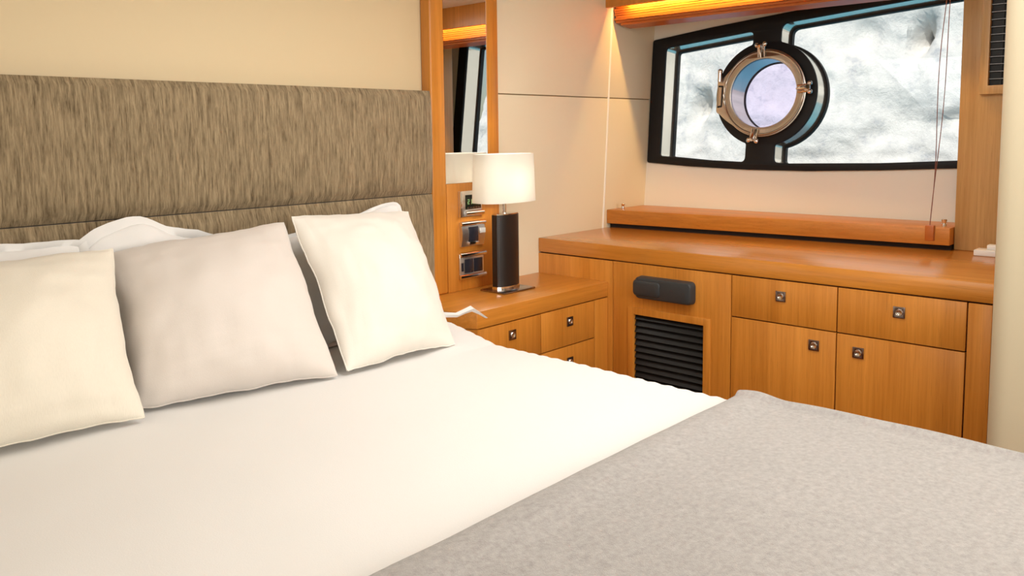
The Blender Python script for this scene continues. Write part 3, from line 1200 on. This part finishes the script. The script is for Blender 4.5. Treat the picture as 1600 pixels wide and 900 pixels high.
def d_sheet(x, y, dz, nx_, nz_):
    o = 0.006 * noise.noise(Vector((x * 2.2, y * 2.2, 1.3))) + 0.0025 * noise.noise(Vector((x * 7, y * 5, 4.1)))
    e = x - (BX1 - 0.09)
    if e > 0 or nx_ > 0:
        wgt = min(1, max(0, e) / 0.09) if nx_ == 0 else 1.0
        ph = y * 118 + 2.4 * noise.noise(Vector((y * 6, 0, 0)))
        amp = 0.0024 * (0.5 + 0.5 * abs(noise.noise(Vector((y * 9, 3, 0))) * 2))
        o += wgt * amp * math.sin(ph)
    o += 0.040 * min(1, max(0, (y - 2.0) / 0.25)) * min(1, max(0, (x - 1.8) / 0.2))
    if nz_ == 0:
        o += 0.012 * noise.noise(Vector((0, y * 7, dz * 2)))
    return o


sheet_rows = [(2.655 - 0.0115 * k, 0.0) for k in range(219)] + [(0.12, -0.01), (0.095, -0.03), (0.085, -0.06), (0.082, -0.38)]
sheet = obj('bedspread', drape(sheet_rows, drape_u(BX0, BX1, 0.040, 0.42, 60), d_sheet, 0.006), SHEET, smooth=80)
tag(sheet, 'smooth white bedspread with puckered seam covering the whole bed', 'bedspread')


def d_blanket(x, y, dz, nx_, nz_):
    o = 0.016 + 0.010 * noise.noise(Vector((x * 1.8, y * 1.8, 7.7))) + 0.003 * noise.noise(Vector((x * 6, y * 6, 2)))
    f = max(0, 1 - abs(y - 1.02) / 0.09)
    o += 0.010 * f * f * (3 - 2 * f)
    if nx_ > 0:
        o += 0.012 + 0.014 * noise.noise(Vector((1, y * 4.2, dz * 2))) * (1 if nz_ == 0 else nx_)
    return o


fold = [(1.058, -0.016), (1.068, -0.010), (1.073, -0.003), (1.066, -0.0005), (1.05, 0.0)]
brow = fold[2:] + foot_rows(1.035, 0.07, 80)
blanket = obj('blanket', drape(brow, drape_u(BX0 - 0.006, BX1 + 0.008, 0.055, 0.46, 60), d_blanket, 0.014), FELT, smooth=80)
tag(blanket, 'grey wool felt blanket spread across the foot of the bed', 'blanket')


# ------------------------------------------------------------------ pillows and cushions
def pillow_mesh(BL, BR, TR, TL, T, pinch=0.045, n=44, seed=0, wr=0.006, power=0.42, back=0.8, crest=None, corner=0.035):
    BL, BR, TR, TL = [Vector(p) for p in (BL, BR, TR, TL)]
    nrm = ((BR - BL).cross(TL - BL)).normalized()          # towards the room
    bm = new()
    cen0 = (BL + BR + TR + TL) / 4

    def base(u, v):
        uu_ = 0.5 + (u - 0.5) * (1 - pinch * (4 * v * (1 - v)) ** 0.7)
        vv_ = 0.5 + (v - 0.5) * (1 - pinch * (4 * u * (1 - u)) ** 0.7)
        p = (BL * (1 - uu_) + BR * uu_) * (1 - vv_) + (TL * (1 - uu_) + TR * uu_) * vv_
        cr_ = (abs(2 * u - 1) * abs(2 * v - 1)) ** 7
        p = p + (cen0 - p) * corner * cr_
        ed = max(abs(2 * u - 1), abs(2 * v - 1)) ** 4
        p = p + ed * (0.010 * noise.noise(Vector((u * 4.3 + seed, v * 4.3, 8.8))) + 0.004 * noise.noise(Vector((u * 13 + seed, v * 13, 3.8)))) * (p - cen0).normalized()
        if crest:
            p = p + Vector((0, 0, crest(u) * v ** 3))
        return p

    def sm(k):
        a = k / n
        return 0.5 - 0.5 * math.cos(math.pi * a) if True else a
    F, Bk = [], []
    for j in range(n + 1):
        v = sm(j)
        fr_, br_ = [], []
        for i in range(n + 1):
            u = sm(i)
            e = (math.sin(math.pi * u) * math.sin(math.pi * v))
            e = max(0.0, e) ** power
            lowb = 1 + 0.15 * (1 - v)
            p = base(u, v)
            q = Vector((u * 3.1 + seed, v * 3.1, seed * 1.7))
            wn = wr * noise.fractal(q, 0.8, 2.0, 3) * min(1, e * 1.4)
            # puckers running in from the seam
            rim = (1 - e)
            wn += 0.35 * wr * rim * e * 4 * (noise.noise(Vector((u * 22 + seed, v * 4, 1))) + noise.noise(Vector((u * 4, v * 22 + seed, 2))))
            bd_ = p + nrm * (T * 0.5 * e * lowb + wn)
            fr_.append(bm.verts.new(bd_))
            if i in (0, n) or j in (0, n):
                br_.append(fr_[-1])
            else:
                br_.append(bm.verts.new(p - nrm * (T * 0.5 * e * back)))
        F.append(fr_)
        Bk.append(br_)
    for j in range(n):
        for i in range(n):
            bm.faces.new((F[j][i], F[j][i + 1], F[j + 1][i + 1], F[j + 1][i]))
            q = [Bk[j][i], Bk[j + 1][i], Bk[j + 1][i + 1], Bk[j][i + 1]]
            try:
                bm.faces.new(q)
            except ValueError:
                pass
    rim_ = [base(sm(i), 0) for i in range(n + 1)] + [base(1, sm(j)) for j in range(1, n + 1)] + [base(sm(i), 1) for i in range(n - 1, -1, -1)] + [base(0, sm(j)) for j in range(n - 1, -1, -1)]
    return bm, rim_, nrm


def flange_mesh(rim, nrm, width, cen, seed):
    bm = new()
    A, B, A2, B2 = [], [], [], []
    cen = Vector(cen)
    for k, p in enumerate(rim[:-1]):
        d = (p - cen)
        d -= nrm * d.dot(nrm)
        d.normalize()
        wv = 0.012 * noise.noise(p * 14 + Vector((seed, 0, 0)))
        q = p + d * width * (1 + 0.4 * noise.noise(p * 6)) + nrm * (wv + 0.003)
        p_in = p - d * 0.006
        A.append(bm.verts.new(p_in + nrm * 0.0015))
        B.append(bm.verts.new(q + nrm * 0.0015))
        A2.append(bm.verts.new(p_in - nrm * 0.0015))
        B2.append(bm.verts.new(q - nrm * 0.0015))
    n = len(A)
    for k in range(n):
        l = (k + 1) % n
        bm.faces.new((A[k], A[l], B[l], B[k]))
        bm.faces.new((B2[k], B2[l], A2[l], A2[k]))
        bm.faces.new((B[k], B[l], B2[l], B2[k]))
        bm.faces.new((A2[k], A2[l], A[l], A[k]))
    return bm


def cushion(name, label, cat, group, mat, corners, T, piping=None, flange=None, **k):
    BL = corners[0]
    BR = corners[1]
    loc = ((BL[0] + BR[0]) / 2, (BL[1] + BR[1]) / 2, min(BL[2], BR[2]))
    t = thing(name, label, cat, loc, group)
    bm, rim, nrm = pillow_mesh(*corners, T, **k)
    obj('cover', bm, mat, t, smooth=80)
    cen = sum((Vector(c) for c in corners), Vector()) / 4
    if piping:
        obj('piping', tube(new(), rim, piping, 6, cap=False), mat, t, smooth=80)
    if flange:
        obj('flange', flange_mesh(rim, nrm, flange, cen, k.get('seed', 0)), mat, t, smooth=80)
    return t


BZ = -0.733
GP = 'pillows along the headboard'
cushion('pillow', 'white pillow standing behind the cream cushion at the far left', 'pillow', GP, PILLOWW,
        [(0.28, 2.48, BZ), (0.925, 2.48, BZ), (0.925, 2.555, -0.305), (0.28, 2.555, -0.290)], 0.11, flange=0.022, seed=11, pinch=0.03, wr=0.010)
cushion('pillow', 'white flanged pillow peeping up between the cream and the grey cushions', 'pillow', GP, PILLOWW,
        [(0.925, 2.50, BZ), (1.44, 2.50, BZ), (1.44, 2.575, -0.355), (0.925, 2.575, -0.360)], 0.10, flange=0.030, seed=23, pinch=0.0, wr=0.012,
        crest=lambda u: 0.085 * math.exp(-((u - 0.31) / (0.30 if u < 0.31 else 0.33)) ** 2) + 0.005 * math.sin(u * 21))
p3 = cushion('pillow', 'white pillow behind the ivory cushion, one corner and a tie showing', 'pillow', GP, PILLOWW,
             [(1.50, 2.42, BZ), (2.07, 2.42, BZ), (2.120, 2.56, -0.262), (1.50, 2.56, -0.38)], 0.13, flange=0.018, corner=0.09, seed=31, pinch=0.03, wr=0.010)
bm = new()
tp_ = [(2.05, 2.36, -0.700), (2.10, 2.31, -0.684), (2.15, 2.285, -0.690), (2.185, 2.275, -0.680), (2.215, 2.27, -0.674), (2.24, 2.262, -0.690), (2.272, 2.25, -0.716)]
wd = [0.020, 0.018, 0.015, 0.016, 0.020, 0.014, 0.003]
rg = []
for p, w_ in zip(tp_, wd):
    rg.append([(p[0], p[1] - 0.004, p[2] - w_ * 0.5), (p[0] + 0.004, p[1] - 0.010, p[2] + w_ * 0.1), (p[0], p[1] + 0.004, p[2] + w_ * 0.6), (p[0] - 0.002, p[1] + 0.006, p[2])])
obj('tie', loft(bm, rg), PILLOWW, p3, smooth=60, label='white cloth tie end')

GC = 'cushions along the bed head'
cushion('cushion', 'cream slub linen cushion at the far left of the bed', 'cushion', GC, CUSH_CREAM,
        [(0.36, 2.150, BZ), (0.905, 2.140, BZ), (0.968, 2.43, -0.305), (0.40, 2.43, -0.285)], 0.25, seed=3, pinch=0.10, piping=0.0028, power=0.55, wr=0.012, back=0.45)
cushion('cushion', 'pale mauve-grey satin cushion in the middle of the row', 'cushion', GC, CUSH_GREY,
        [(0.905, 2.230, BZ), (1.462, 2.075, BZ), (1.530, 2.45, -0.283), (0.955, 2.52, -0.335)], 0.27, seed=5, pinch=0.05, piping=0.0028, power=0.46, wr=0.012, back=0.45)
cushion('cushion', 'ivory square cushion standing nearest the nightstand', 'cushion', GC, CUSH_WHITE,
        [(1.485, 2.075, BZ), (1.945, 2.070, BZ), (2.060, 2.44, -0.285), (1.532, 2.44, -0.262)], 0.25, seed=8, pinch=0.065, piping=0.0028, power=0.58, wr=0.014, back=0.45)
